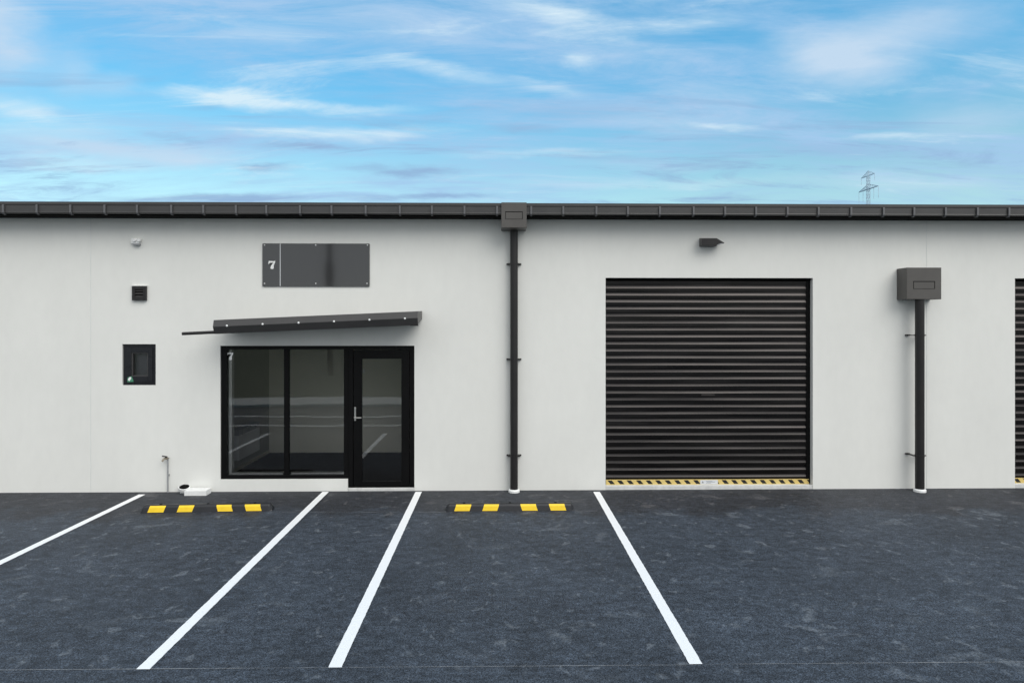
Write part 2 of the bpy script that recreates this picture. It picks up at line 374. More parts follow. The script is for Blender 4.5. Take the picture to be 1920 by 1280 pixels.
def roller(name, r, root):
    x0, x1, z0, z1 = r; yc = 0.105
    rd = sub(name, root)
    zb = Z(899.5, 1330, yc); pitch = 13.08 / F * (D + yc) * 1.004
    n = int((z1 + 0.06 - zb) / pitch) + 1
    cx0, cx1 = x0 + 0.02, x1 - 0.055
    bm = bmn(); prev = None; K = 20; NX = 14
    rnd = random.Random(int(x0 * 100)); ph = [rnd.uniform(0, 6.28) for _ in range(6)]
    for i in range(n):
        tj = rnd.uniform(0.82, 1.2); zj = rnd.uniform(-0.0012, 0.0012); oj = rnd.uniform(-0.001, 0.001)
        for k in range(K):
            t = k / K
            # slat leaning slightly out towards its top, rounded shoulder, tight groove
            if t < 0.46: y = -0.004 - 0.007 * (t / 0.46)
            elif t < 0.86: y = -0.011 * (1 - (t - 0.46) / 0.40) ** 1.8
            else: y = 0.0 - 0.004 * (t - 0.86) / 0.14
            row = []
            for c in range(NX + 1):
                f = c / NX
                bow = 0.0022 * math.sin(f * 5.1 + ph[0] + i * 0.31) + 0.0012 * math.sin(f * 11 + ph[1] - i * 0.9)
                row.append(bm.verts.new((cx0 + (cx1 - cx0) * f, yc + y * (tj + 0.10 * math.sin(f * 7 + ph[2] + i * 1.7)) + bow + oj, zb + (i + t) * pitch + zj + 0.0010 * math.sin(f * 6 + ph[3] + i))))
            if prev:
                for c in range(NX): bm.faces.new((prev[c], prev[c+1], row[c+1], row[c]))
            prev = row
    cur = build('door_curtain', bm, M['roller'], rd)
    for p in cur.data.polygons: p.use_smooth = True
    for xa, xb in ((x0 + 0.001, x0 + 0.03), (x1 - 0.062, x1 - 0.001)):
        bm = bmn(); box(bm, xa, xb, 0.088 if xa > x0 + 1 else 0.112, WT - 0.005, 0.075, z1 - 0.002); build('door_guide', bm, M['black'], rd)
    bm = bmn(); box(bm, x0 + 0.002, x1 - 0.002, 0.062, 0.080, z1 - 0.035, z1 - 0.001); build('door_header_shade', bm, M['slot'], rd)  # header strip in black, its colour standing in for shadow below the drum
    # bottom bar with hazard tape
    zt0, zt1 = Z(908.3, 1330, 0.075), Z(899, 1330, 0.075)
    bm = bmn(); box(bm, cx0, cx1 + 0.03, 0.080, 0.13, zt0 - 0.004, zt1 + 0.004)
    bar = build('bottom_bar', bm, hazard_tape(x0, zt0 + 0.014, zt1 - 0.005), rd)
    cl, cr = (cx0 + cx1) / 2 - 0.105, (cx0 + cx1) / 2 + 0.175
    bm = bmn(); box(bm, cl, cr, 0.0765, 0.0795, zt0 + 0.008, zt1 - 0.002); lab = build('warning_label', bm, M['label'], bar)
    bm = bmn(); zc = (zt0 + zt1) / 2 + 0.003
    prism(bm, [(cl + 0.018, 0.0755, zc - 0.016), (cl + 0.056, 0.0755, zc - 0.016), (cl + 0.04, 0.0755, zc + 0.017)], (0, 0.001, 0))
    for a, b, dz in ((0.09, 0.19, 0.014), (0.10, 0.235, 0.0), (0.09, 0.17, -0.014)):
        box(bm, cl + a, cl + b, 0.0755, 0.0765, zc + dz - 0.0025, zc + dz + 0.0025)
    build('label_print', bm, M['print'], lab)
    bm = bmn(); box(bm, x0 + 0.002, x1 - 0.003, 0.085, 0.135, 0.062, zt0 - 0.005); build('rubber_seal', bm, M['slot'], rd)
    bm = bmn(); box(bm, x0 + 0.002, x1 - 0.002, 0.004, WT, -0.02, 0.060); build('door_sill', bm, M['concrete'], rd, bevel=0.006)
    # lifting handle with lock plate, mid height
    xm = (x0 + x1) / 2 + 0.0; zm = Z(741, 1325, 0.09)
    bm = bmn(); prism(bm, [(xm - 0.12, 0.078, zm - 0.012), (xm + 0.12, 0.078, zm - 0.012), (xm + 0.10, 0.078, zm + 0.018), (xm - 0.10, 0.078, zm + 0.018)], (0, 0.02, 0))
    build('lift_handle', bm, M['roller'], rd, bevel=0.004)
    bm = bmn(); box(bm, x0, x1, WT + 0.12, WT + 0.14, 0, z1 + 0.3); build('door_backing', bm, M['slot'], rd)
    return rd
roller('roller_door', r1, bld); roller('roller_door', r2, bld)

# entrance -------------------------------------------------------------
SEVEN = [(0.03,0.60),(0.02,0.80),(0.08,1.0),(0.15,0.97),(0.30,0.975),(0.50,0.95),(0.62,0.96),(0.72,1.0),(0.76,0.93),(0.66,0.74),(0.58,0.56),(0.54,0.38),(0.55,0.20),(0.53,0.08),(0.46,0.01),(0.36,0.0),(0.27,0.05),(0.24,0.16),(0.27,0.32),(0.36,0.52),(0.50,0.70),(0.57,0.80),(0.40,0.77),(0.24,0.78),(0.14,0.74),(0.09,0.60)]
SEVEN = [(x * 1.12 + (0.05 if 8 < i < 16 else 0), z) for i, (x, z) in enumerate(SEVEN)]
def seven(name, x, z, h, y, m, parent, th=0.002):
    bm = bmn(); prism(bm, [(x + px * h, y, z + pz * h) for px, pz in SEVEN], (0, th, 0))
    bmesh.ops.triangulate(bm, faces=[f for f in bm.faces if len(f.verts) > 4])
    return build(name, bm, m, parent)
yf0, yf1 = 0.022, 0.10
win = sub('shop_window', bld); xm0, xm1 = X(533, yf0), X(540, yf0); xp0 = X(644.5, yf0)
bm = bmn()
fr_l = X(425, yf0) - e_x0
box(bm, e_x0 + 0.001, e_x0 + fr_l, yf0, yf1, e_sill + 0.001, e_top - 0.001)
box(bm, e_x0 + fr_l, d_x0, yf0, yf1, Z(655, 530, yf0), e_top - 0.001)
box(bm, e_x0 + fr_l, d_x0, yf0, yf1, e_sill + 0.001, Z(890.5, 530, yf0))
box(bm, xp0, d_x0 - 0.0005, yf0 + 0.001, yf1, Z(890.5, 530, yf0), Z(655, 530, yf0))
build('window_frame', bm, M['black'], win, bevel=0.003)
bm = bmn(); box(bm, xm0, xm1, yf0 + 0.012, yf1, Z(890.5, 530, yf0), Z(655, 530, yf0)); box(bm, xm0 - 0.012, xm1 + 0.012, yf0 + 0.02, yf1 - 0.01, Z(890.5, 530, yf0), Z(655, 530, yf0))
box(bm, xm0 - 0.02, xm1 + 0.02, yf0 + 0.008, yf1, Z(890.5, 530, yf0), Z(886, 530, yf0))
build('mullion', bm, M['black'], win, bevel=0.002)
gy = 0.062
gz0_, gz1_ = Z(890.5, 530, yf0), Z(655, 530, yf0)
for a, b in ((e_x0 + fr_l, xm0 + 0.01), (xm1 - 0.01, xp0)):
    bm = bmn(); bm.faces.new([bm.verts.new(p) for p in ((a, gy, gz0_), (b, gy, gz0_), (b, gy, gz1_), (a, gy, gz1_))]); build('window_pane', bm, M['glass'], win)
seven('number_decal', X(425.5, gy), Z(675, 430, gy), 14.5 / F * D, gy - 0.006, M['white'], win)
bm = bmn(); box(bm, e_x0 + fr_l, xp0, 0.102, 0.22, gz0_ - 0.03, Z(886.3, 530, 0.102)); build('interior_sill', bm, M['insidewhite'], win)
bm = bmn(); box(bm, e_x0 + 0.004, X(434.5, 0.12), 0.12, 0.22, Z(886.3, 530, 0.102) + 0.001, gz1_); build('interior_jamb', bm, M['insidewhite'], win)

door = sub('entrance_door', bld)
bm = bmn(); dz0 = 0.07
box(bm, d_x0 + 0.001, X(661.5, yf0), yf0 + 0.002, yf1, dz0 - 0.01, e_top - 0.001)
box(bm, X(768.5, yf0), e_x1 - 0.001, yf0 + 0.002, yf1, dz0 - 0.01, e_top - 0.001)
box(bm, X(661.5, yf0), X(768.5, yf0), yf0 + 0.002, yf1, Z(655, 700, yf0), e_top - 0.001)
build('door_frame', bm, M['black'], door, bevel=0.003)
la, lb = X(662.5, yf0), X(767.5, yf0); ly0, ly1 = 0.034, 0.085
ga, gb = X(678.5, ly0), X(752.5, ly0); gza, gzb = Z(902, 700, ly0), Z(672.5, 700, ly0); lz1 = Z(656, 700, yf0)
bm = bmn()
box(bm, la, ga, ly0, ly1, dz0, lz1); box(bm, gb, lb, ly0, ly1, dz0, lz1)
box(bm, ga, gb, ly0, ly1, dz0, gza); box(bm, ga, gb, ly0, ly1, gzb, lz1)
build('door_leaf', bm, M['black'], door, bevel=0.003)
bm = bmn(); bm.faces.new([bm.verts.new(p) for p in ((ga, 0.06, gza), (gb, 0.06, gza), (gb, 0.06, gzb), (ga, 0.06, gzb))]); build('door_pane', bm, M['glass'], door)
hx = X(666, ly0); hz = Z(782, 666, ly0)
bm = bmn(); box(bm, hx - 0.014, hx + 0.014, ly0 - 0.010, ly0, Z(788.5, 666, ly0), Z(763, 666, ly0)); hp = build('handle_plate', bm, M['chrome'], door, bevel=0.004)
bm = bmn(); tube(bm, [(hx, ly0 - 0.008, hz), (hx, ly0 - 0.052, hz), (hx + 0.02, ly0 - 0.058, hz), (hx + 0.108, ly0 - 0.058, hz)], 0.0105, 10); build('lever', bm, M['chrome'], hp, smooth=True)
bm = bmn(); tube(bm, [(hx, ly0 - 0.009, hz - 0.042), (hx, ly0 - 0.016, hz - 0.042)], 0.011, 12); build('lock_cylinder', bm, M['chrome'], hp, smooth=True)
bm = bmn(); box(bm, d_x0 + 0.003, e_x1 - 0.003, 0.003, WT, -0.02, 0.046); build('threshold', bm, M['concrete'], door, bevel=0.005)
bm = bmn(); box(bm, d_x0 + 0.003, e_x1 - 0.003, 0.03, 0.12, 0.048, 0.06); build('threshold_bar', bm, M['black'], door)

# office behind the glass
ix0, ix1, iy1, iz0, iz1 = -4.56, -0.95, 2.95, 0.048, 2.62
bm = bmn()
box(bm, ix0 - 0.1, ix0, WT + 0.001, iy1 - 0.001, 0, iz1)
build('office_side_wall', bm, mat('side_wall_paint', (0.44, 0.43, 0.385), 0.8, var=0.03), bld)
bm = bmn(); box(bm, ix1, ix1 + 0.1, WT + 0.001, iy1 - 0.001, 0, iz1); box(bm, ix0 - 0.1, ix1 + 0.1, iy1, iy1 + 0.1, 0, iz1)
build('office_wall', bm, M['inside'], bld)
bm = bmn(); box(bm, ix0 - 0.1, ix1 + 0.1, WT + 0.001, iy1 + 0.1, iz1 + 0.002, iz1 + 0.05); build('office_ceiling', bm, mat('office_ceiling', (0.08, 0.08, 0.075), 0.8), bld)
bm = bmn(); box(bm, ix0, ix1, WT + 0.002, iy1, 0.004, iz0); build('office_floor', bm, M['carpet'], bld)
bm = bmn(); box(bm, ix0, ix1, iy1 - 0.014, iy1 - 0.002, iz0, iz0 + 0.06); box(bm, ix0 + 0.001, ix0 + 0.014, WT + 0.05, iy1 - 0.016, iz0, iz0 + 0.06); build('skirting', bm, M['inside'], bld)
for k in (0, 1):
    bm = bmn(); box(bm, -2.98 + k * 0.19, -2.86 + k * 0.19, iy1 - 0.012, iy1 - 0.001, 1.62, 1.70); build('wall_socket', bm, M['insidewhite'], bld, bevel=0.003)

hy0, hy1 = 0.98, 2.0
M['heater'] = mat('heater_enamel', (0.90, 0.91, 0.91), 0.4)
ht = thing('panel_heater', 'white panel heater on the office side wall behind the left pane', 'heater', (ix0 + 0.05, 1.5, 0.28))
bm = bmn(); box(bm, ix0 + 0.02, ix0 + 0.15, hy0, hy1, 0.28, 0.70); build('heater_body', bm, M['heater'], ht, bevel=0.012)
bm = bmn()
for k in range(9): box(bm, ix0 + 0.022, ix0 + 0.145, hy0 + 0.03 + k * 0.11, hy0 + 0.115 + k * 0.11, 0.702, 0.80)
build('heater_grille', bm, M['copper'], ht)
for y in (hy0 + 0.1, hy1 - 0.1):
    bm = bmn(); box(bm, ix0 + 0.001, ix0 + 0.02, y, y + 0.04, 0.4, 0.65); build('wall_bracket', bm, M['insidewhite'], ht)

# small window ---------------------------------------------------------
sm = sub('small_window', bld); x0, x1, z0, z1 = sw
def px(u): return X(u, 0.03)
def pz(v): return Z(v, 260, 0.03)
bm = bmn(); frame(bm, x0 + 0.001, x1 - 0.001, z0 + 0.001, z1 - 0.001, 0.055, 0.028, 0.10); build('window_frame', bm, M['smallwin'], sm, bevel=0.004)
bm = bmn(); a0, a1, b0, b1 = px(238), px(287), pz(716.5), pz(652)
frame(bm, a0, a1, b0, b1, 0.075, 0.014, 0.055, tr=0.072, tb=0.095); build('window_sash', bm, M['smallwin'], sm, bevel=0.005)
bm = bmn(); frame(bm, a0 + 0.072, a1 - 0.066, b0 + 0.088, b1 - 0.07, 0.02, 0.022, 0.06); build('glazing_bead', bm, M['metal'], sm, bevel=0.003)
bm = bmn(); y = 0.05; bm.faces.new([bm.verts.new(p) for p in ((a0 + .07, y, b0 + .08), (a1 - .06, y, b0 + .08), (a1 - .06, y, b1 - .06), (a0 + .07, y, b1 - .06))]); build('window_pane', bm, M['glass'], sm)
bm = bmn(); box(bm, x0, x1, WT - 0.03, WT - 0.01, z0, z1)
build('window_blind', bm, mat('dark_blind', (0.22, 0.22, 0.25), 0.7, var=0.1), sm)
cx, cz = px(244.2), pz(710.5)
bm = bmn(); prism(bm, [(cx - 0.035, 0.0105, cz - 0.045), (cx + 0.06, 0.0105, cz - 0.04), (cx + 0.055, 0.0105, cz - 0.01), (cx + 0.03, 0.0105, cz + 0.045), (cx - 0.03, 0.0105, cz + 0.03)], (0, 0.003, 0))
stk = build('window_sticker', bm, M['green'], sm)
bm = bmn(); prism(bm, [(cx - 0.026, 0.0085, cz - 0.006), (cx - 0.004, 0.0085, cz - 0.03), (cx + 0.026, 0.0085, cz + 0.008), (cx + 0.02, 0.0085, cz + 0.036), (cx - 0.004, 0.0085, cz + 0.03)], (0, 0.002, 0)); build('sticker_patch', bm, M['white'], stk)

# ------------------------------------------------------------------ canopy
CD = 0.60
cl_, cr_ = X(399, -CD), X(783, -CD)
def cz_(u, v): return Z(v, u, -CD)
cp = thing('door_canopy', 'dark sloping metal canopy with white studs over the glazed entrance', 'canopy', ((cl_ + cr_) / 2, 0, cz_(590, 615)))
tl, tr_ = cz_(399, 600), cz_(784, 583.5); dl = tl - cz_(399, 612.5); dl2 = tl - cz_(399, 626)
sh = tr_ - tl; ln = cr_ - cl_
pr = [(-0.002, tl + 0.015), (-CD + 0.03, tl), (-CD, tl - dl), (-CD + 0.055, tl - dl2), (-CD + 0.09, tl - dl2 - 0.002), (-CD + 0.09, tl - dl2 + 0.012), (-CD + 0.06, tl - dl2 + 0.014), (-CD + 0.015, tl - dl), (-CD + 0.04, tl - 0.02), (-0.002, tl - 0.005)]
bm = bmn(); prism(bm, [(cl_, y, z) for y, z in pr], (ln, 0, sh)); build('canopy_sheet', bm, M['metal'], cp)
for xx, zz in ((cl_ + 0.001, tl), (cr_ - 0.006, tr_)):
    bm = bmn(); prism(bm, [(xx, -0.004, zz - 0.006), (xx, -CD + 0.04, zz - 0.022), (xx, -CD + 0.017, zz - dl), (xx, -CD + 0.065, zz - dl2 + 0.016), (xx, -0.004, zz - dl2 * 0.55)], (0.005, 0, 0)); build('end_plate', bm, M['pipe'], cp)
bm = bmn(); xa = X(768, -CD); box(bm, xa, cr_ + 0.002, -CD + 0.05, -CD + 0.09, tr_ - dl2 - 0.012, tr_ - dl2 + 0.0); build('end_clip', bm, M['pipe'], cp)
for u, v in ((425, 610.5), (492, 607.5), (559.5, 605), (626, 602.5), (692.5, 599.5), (759, 597)):
    p = W(u, v, -CD - 0.004)
    bm = bmn(); bmesh.ops.create_uvsphere(bm, u_segments=12, v_segments=8, radius=0.0155, matrix=Matrix.Translation((p.x, -CD + 0.001, p.z)) @ Matrix.Diagonal((1, 0.55, 1, 1))); build('canopy_stud', bm, M['white'], cp, smooth=True)
a = W(342, 625.5, -CD + 0.06); b = W(404, 622.5, -CD + 0.06)
bm = bmn(); tube(bm, [(a.x, a.y, a.z), (b.x, b.y, b.z)], 0.024, 14, caps=False); tube(bm, [(a.x, a.y, a.z), (b.x, b.y, b.z)], 0.020, 14); build('drain_spout', bm, M['pipe'], cp, smooth=True)

# ------------------------------------------------------------------ sign
sg = thing('unit_sign', 'dark grey wall sign board with a white 7 above the canopy', 'sign', (X(592), 0, Z(497, 592)))
ys = -0.018
s0, s1, t0, t1 = X(492, ys), X(693, ys), Z(537, 592, ys), Z(456.5, 592, ys)
bm = bmn(); rr = 0.012; pts = []
for cx, cz, a0 in ((s1 - rr, t1 - rr, 0), (s0 + rr, t1 - rr, 90), (s0 + rr, t0 + rr, 180), (s1 - rr, t0 + rr, 270)):
    for k in range(4): a = R(a0 + 30 * k); pts.append((cx + rr * math.cos(a), ys, cz + rr * math.sin(a)))
prism(bm, pts, (0, 0.012, 0)); build('sign_panel', bm, M['sign'], sg)
bm = bmn(); box(bm, X(524.8, ys) , X(526.0, ys), ys - 0.0015, ys, t0 + 0.005, t1 - 0.005); build('divider_line', bm, M['label'], sg)
seven('sign_number', X(503, ys), Z(504.5, 508, ys), 15.4 / F * D, ys - 0.002, M['white'], sg)
for u, v in ((496, 459.5), (592, 459.5), (689, 459.5), (496, 531.5), (592, 531.5), (688, 531.5)):
    p = W(u, v, ys)
    bm = bmn(); tube(bm, [(p.x, ys - 0.006, p.z), (p.x, ys + 0.001, p.z)], 0.013, 12, radii=[0.008, 0.013]); build('sign_screw', bm, M['screw'], sg, smooth=True)
for xx in (s0 + 0.1, s1 - 0.14):
    bm = bmn(); box(bm, xx, xx + 0.04, ys + 0.0125, -0.0005, t0 + 0.05, t1 - 0.05); build('mounting_strip', bm, M['metal'], sg)

# ------------------------------------------------------------------ sensor, vent, lamp
y = -0.055
se = thing('alarm_sensor', 'small white twin-lobed alarm box high on the wall, left of the sign', 'alarm box', (X(255), 0, Z(453, 255)))
bm = bmn(); box(bm, X(248.5), X(263.5), -0.05, -0.001, Z(457.3, 255), Z(447.5, 255)); build('sensor_base', bm, M['white'], se, bevel=0.008)
for u in (251.5, 259.5):
    p = W(u, 450, -0.06); bm = bmn(); tube(bm, [(p.x, -0.03, p.z), (p.x, -0.062, p.z - 0.002), (p.x, -0.072, p.z - 0.003)], 0.03, 16, radii=[0.03, 0.03, 0.022]); build('sensor_head', bm, M['white'], se, smooth=True)
bm = bmn(); box(bm, X(253.5), X(264.5), -0.06, -0.002, Z(460.2, 255), Z(457.6, 255)); build('sensor_shade', bm, M['copper'], se, bevel=0.003)

vt = thing('wall_vent', 'square black louvred wall vent between white alarm box and small window', 'vent', (X(261), 0, Z(549, 261)))
v0, v1, w0, w1 = X(248, -0.03), X(274.5, -0.03), Z(563, 261, -0.03), Z(537, 261, -0.03)
bm = bmn(); frame(bm, v0, v1, w0, w1, 0.045, -0.045, -0.001); build('vent_frame', bm, M['pipe'], vt, bevel=0.004)
bm = bmn(); box(bm, v0 + 0.045, v1 - 0.045, -0.012, -0.002, w0 + 0.045, w1 - 0.045); build('vent_throat', bm, M['slot'], vt)
for k in range(3):
    zz = w0 + 0.05 + k * 0.045
    bm = bmn(); prism(bm, [(v0 + 0.045, -0.042, zz), (v0 + 0.045, -0.036, zz + 0.001), (v0 + 0.045, -0.014, zz + 0.034), (v0 + 0.045, -0.020, zz + 0.036)], (v1 - v0 - 0.09, 0, 0)); build('louvre', bm, M['pipe'], vt)
bm = bmn(); box(bm, v0 - 0.022, v1 + 0.004, -0.030, -0.001, w1 + 0.008, w1 + 0.016); build('drip_flashing', bm, M['sealant'], vt)

lp = thing('wall_lamp', 'dark wedge-shaped floodlight on the wall above the wide roller door', 'wall light', (X(1337), 0, Z(454, 1337)))
bm = bmn(); yb = -0.17
a0, a1, an = X(1316, yb), X(1344, yb), X(1358.5, yb)
zt_, zb_, zn = Z(446.5, 1337, yb), Z(460.5, 1337, yb), Z(455, 1337, yb)
fr_ = [(a0, yb, zb_ + .006), (a0, yb, zt_), (a1, yb, zt_), (an, yb, zn), (an - 0.006, yb, zn - 0.012), (a1 - 0.01, yb, zb_)]
bk_ = [(a0 + .01, -0.001, zb_ + 0.0), (a0 + .01, -0.001, zt_ + .02), (a1, -0.001, zt_ + .02), (an - .05, -0.001, zn + .01), (an - 0.055, -0.001, zn - .02), (a1 - 0.01, -0.001, zb_ - .005)]
A = [bm.verts.new(p) for p in fr_]; B = [bm.verts.new(p) for p in bk_]
bm.faces.new(A); bm.faces.new(B[::-1])
for i in range(6): bm.faces.new((A[i], B[i], B[(i+1) % 6], A[(i+1) % 6]))
build('lamp_housing', bm, M['pipe'], lp, bevel=0.005)
bm = bmn(); prism(bm, [(a1 - 0.004, yb - 0.002, zb_ + 0.002), (an - 0.012, yb - 0.002, zn - 0.012), (an - 0.05, yb - 0.002, zn - 0.008), (a1 + 0.012, yb - 0.002, zb_ + 0.016)], (0, 0.003, 0)); build('lamp_lens', bm, M['copper'], lp)
bm = bmn(); box(bm, a0 + 0.07, a0 + 0.17, -0.05, -0.0005, zb_ + 0.005, zt_ - 0.005); build('mounting_plate', bm, M['pipe'], lp, bevel=0.004)

# ------------------------------------------------------------------ downpipes
def rain_head(root, x0, x1, z0, z1, dep, slot, back_y=-0.002, taper=0.0):
    yb = -dep
    bm = bmn()
    prism(bm, [(x0, back_y, z0), (x0, yb + 0.004, z0), (x0, yb, z0 + 0.004), (x0, yb, z1), (x0, back_y, z1)], (x1 - x0, 0, 0))
    hd = build('rain_head', bm, M['head'], root, bevel=0.004)
    a, b, c, d = slot
    bm = bmn()
    frame(bm, a, b, c, d, 0.007, yb - 0.0025, yb - 0.0005, tb=0.004, tt=0.010, tr=0.008); build('overflow_slot', bm, M['slot'], hd)
    return hd, yb
def pipe(root, x, y, z0, z1, r, brz, socket_r, armx):
    bm = bmn(); tube(bm, [(x, y, z0), (x, y, z1)], r, 28); build('pipe', bm, M['pipe'], root, smooth=True)
    for z in brz:
        bm = bmn(); tube(bm, [(x, y, z - 0.014), (x, y, z + 0.014)], r + 0.004, 28)
        box(bm, x - r - 0.055, x - r + 0.01, -0.026, -0.001, z - 0.011, z + 0.011); box(bm, x + r - 0.01, x + r + 0.055, -0.026, -0.001, z - 0.011, z + 0.011)
        box(bm, x - r - 0.035, x - r + 0.004, min(y, -0.03), -0.026, z - 0.008, z + 0.008); box(bm, x + r - 0.004, x + r + 0.035, min(y, -0.03), -0.026, z - 0.008, z + 0.008)
        build('pipe_bracket', bm, M['pipe'], root)
    bm = bmn(); tube(bm, [(x, y, -0.01), (x, y, 0.03), (x, y, 0.045)], socket_r, 28, radii=[socket_r, socket_r, socket_r - 0.012]); build('ground_socket', bm, M['white'], root, smooth=True)

d1 = thing('downpipe', 'dark downpipe from the gutter to the ground, between sign and wide roller door', 'downpipe', (X(964), 0, 0), 'dark downpipes with rain heads')
dep = GO + 0.03
rain_head(d1, X(940, -dep), X(987.5, -dep), Z(427, 964, -dep), Z(379.5, 964, -dep), dep,
          (X(947.5, -dep), X(980, -dep), Z(411, 964, -dep), Z(396.5, 964, -dep)))
pipe(d1, X(963.8, -0.10), -0.10, 0.0, Z(428, 964, -0.2), 0.060, [Z(v, 964) for v in (495.5, 673, 852.5)], 0.088, 1)

d2 = thing('downpipe', 'dark downpipe with a separate square rain head below the gutter, right of wide roller door', 'downpipe', (X(1720), 0, 0), 'dark downpipes with rain heads')
dep2 = 0.27
x0, x1 = X(1700.5, -dep2), X(1765, -dep2)
rain_head(d2, x0, x1, Z(561, 1732, -dep2), Z(501.5, 1732, -dep2), dep2,
          (X(1712.5, -dep2), X(1753, -dep2), Z(541.5, 1732, -dep2), Z(527, 1732, -dep2)))
pipe(d2, X(1724.5, -0.19), -0.19, 0.0, Z(560, 1724, -0.2), 0.066, [Z(v, 1724, -0.02) for v in (628, 850)], 0.09, 1)

# ------------------------------------------------------------------ tap, gully, block
tp = thing('garden_tap', 'small brass garden tap on a thin grey pipe below small window', 'tap', (X(313), 0, 0))
xt = X(314, -0.04); zt_ = Z(858, 312)
bm = bmn(); tube(bm, [(xt, -0.028, 0), (xt, -0.028, zt_ - 0.04), (xt, -0.028, zt_ - 0.01), (xt, -0.02, zt_), (xt, 0, zt_)], 0.011, 10); build('supply_pipe', bm, M['copper'], tp, smooth=True)
bm = bmn(); tube(bm, [(xt, -0.03, zt_), (xt - 0.005, -0.06, zt_ + 0.004), (xt - 0.03, -0.10, zt_), (xt - 0.045, -0.115, zt_ - 0.035)], 0.015, 10, radii=[0.016, 0.02, 0.017, 0.014]); build('tap_body', bm, M['brass'], tp, smooth=True)
bm = bmn(); tube(bm, [(xt - 0.012, -0.07, zt_ + 0.01), (xt - 0.020, -0.075, zt_ + 0.035)], 0.008, 8); tube(bm, [(xt - 0.06, -0.085, zt_ + 0.045), (xt + 0.014, -0.07, zt_ + 0.028)], 0.010, 8); build('tap_handle', bm, M['pipe'], tp, smooth=True)
bm = bmn(); box(bm, xt - 0.018, xt + 0.018, -0.018, -0.0005, 0.25, 0.28); build('pipe_clip', bm, M['copper'], tp, bevel=0.002)

p = G(341, 925)
gp = thing('drain_pipe', 'white plastic drain pipe stub with a black open mouth beside the pale block', 'drain pipe', (p.x, p.y, 0))
ax = Vector((0.10, -0.34, 0.93)).normalized(); c0 = Vector((p.x + 0.005, p.y + 0.085, -0.02)); c1 = c0 + ax * 0.125
bm = bmn(); tube(bm, [c0, c0 + ax * 0.065], 0.066, 28); build('pipe_stub', bm, M['white'], gp, smooth=True)
bm = bmn(); tube(bm, [c0 + ax * 0.065, c0 + ax * 0.075, c1, c1 + ax * 0.004, c1 - ax * 0.05], 0.08, 28, caps=False, radii=[0.066, 0.081, 0.083, 0.075, 0.072], axis=ax); build('pipe_collar', bm, M['white'], gp, smooth=True)
bm = bmn(); tube(bm, [c1 - ax * 0.012, c1 - ax * 0.006], 0.0715, 28); build('pipe_mouth', bm, M['slot'], gp)

a = G(345, 929); b = G(386, 929)
bm = bmn(); box(bm, a.x, b.x, a.y, a.y + 0.19, -0.01, 0.078)
blk = build('concrete_block', bm, mat('white_block', (0.74, 0.75, 0.74), 0.8, var=0.06, vscale=12, bump=0.4, bscale=60), bevel=0.008)
mesh_thing(blk, 'low white concrete block on the asphalt left of the shop window', 'block')

# ------------------------------------------------------------------ wheel stops
def wheel_stop(uv0, uv1, marks, label):
    a = G(*uv0); b = G(*uv1); d = (b - a); L_ = d.length; ang = math.atan2(d.y, d.x)
    t = thing('wheel_stop', label, 'wheel stop', a, 'rubber wheel stops')
    mtx = Matrix.Translation(a) @ Matrix.Rotation(ang, 4, 'Z')
    hh, ww = 0.10, 0.155
    def sec(x, e=0.0): return [Vector((x, e * 0.3, -0.005)), Vector((x, 0.018 + e * .3, hh - 0.03 - e)), Vector((x, 0.034 + e * .2, hh - 0.008 - e)), Vector((x, 0.055, hh - e)), Vector((x, 0.10, hh - e)), Vector((x, 0.121, hh - 0.008 - e)), Vector((x, 0.137, hh - 0.03 - e)), Vector((x, ww, -0.005))]
    bm = bmn(); rings = []
    for x, e in ((0, 0.05), (0.035, 0.004), (0.05, 0.0), (L_ - 0.05, 0.0), (L_ - 0.035, 0.004), (L_, 0.05)):
        rings.append([bm.verts.new(mtx @ q) for q in sec(x, e)])
    for r0, r1_ in zip(rings, rings[1:]):
        for k in range(8): bm.faces.new((r0[k], r0[(k+1) % 8], r1_[(k+1) % 8], r1_[k]))
    bm.faces.new(rings[0]); bm.faces.new(rings[-1][::-1])
    body = build('rubber_body', bm, M['rubber'], t)
    for s, (um0, um1) in zip((1, 1, -1, -1), marks):
        # face line of the stop at mid height
        def along(u):
            dd = ray(u, HZ); n = Vector((-math.sin(ang), math.cos(ang), 0)); q = a + n * 0.010
            k = (q - CAM).dot(n) / dd.dot(n); pnt = CAM + dd * k; return (pnt - a).dot(d.normalized())
        x0, x1 = along(um0), along(um1); sl = 0.013 * s
        bm = bmn()
        lo = lambda x: mtx @ Vector((x, 0.0012, 0.009)); hi = lambda x: mtx @ Vector((x, 0.0135, hh - 0.031)); tp_ = lambda x: mtx @ Vector((x, 0.031, hh - 0.0065)); tq = lambda x: mtx @ Vector((x, 0.053, hh + 0.0025))
        P = [[bm.verts.new(f(x + o)) for x in (x0, x1)] for f, o in ((lo, -sl), (hi, sl * .6), (tp_, sl))]
        for i in range(2): bm.faces.new((P[i][0], P[i][1], P[i+1][1], P[i+1][0]))
        o = build('reflector_patch', bm, M['yellow'], t)
    for f in (0.14, 0.5, 0.86):
        q = mtx @ Vector((L_ * f, 0.0775, hh)); bm = bmn(); tube(bm, [q - Vector((0, 0, 0.004)), q + Vector((0, 0, 0.003))], 0.02, 12); build('bolt_cap', bm, M['slot'], t)
    return t
wheel_stop((262, 962), (509, 958), ((278.5, 308.5), (333.5, 362), (407, 435), (460, 489)), 'black rubber wheel stop with yellow patches in front of the white block and shop window')
wheel_stop((836, 959), (1076, 957.5), ((853.5, 882), (906, 934), (977.5, 1006.5), (1031, 1060)), 'black rubber wheel stop with yellow patches in front of the downpipe below the gutter')

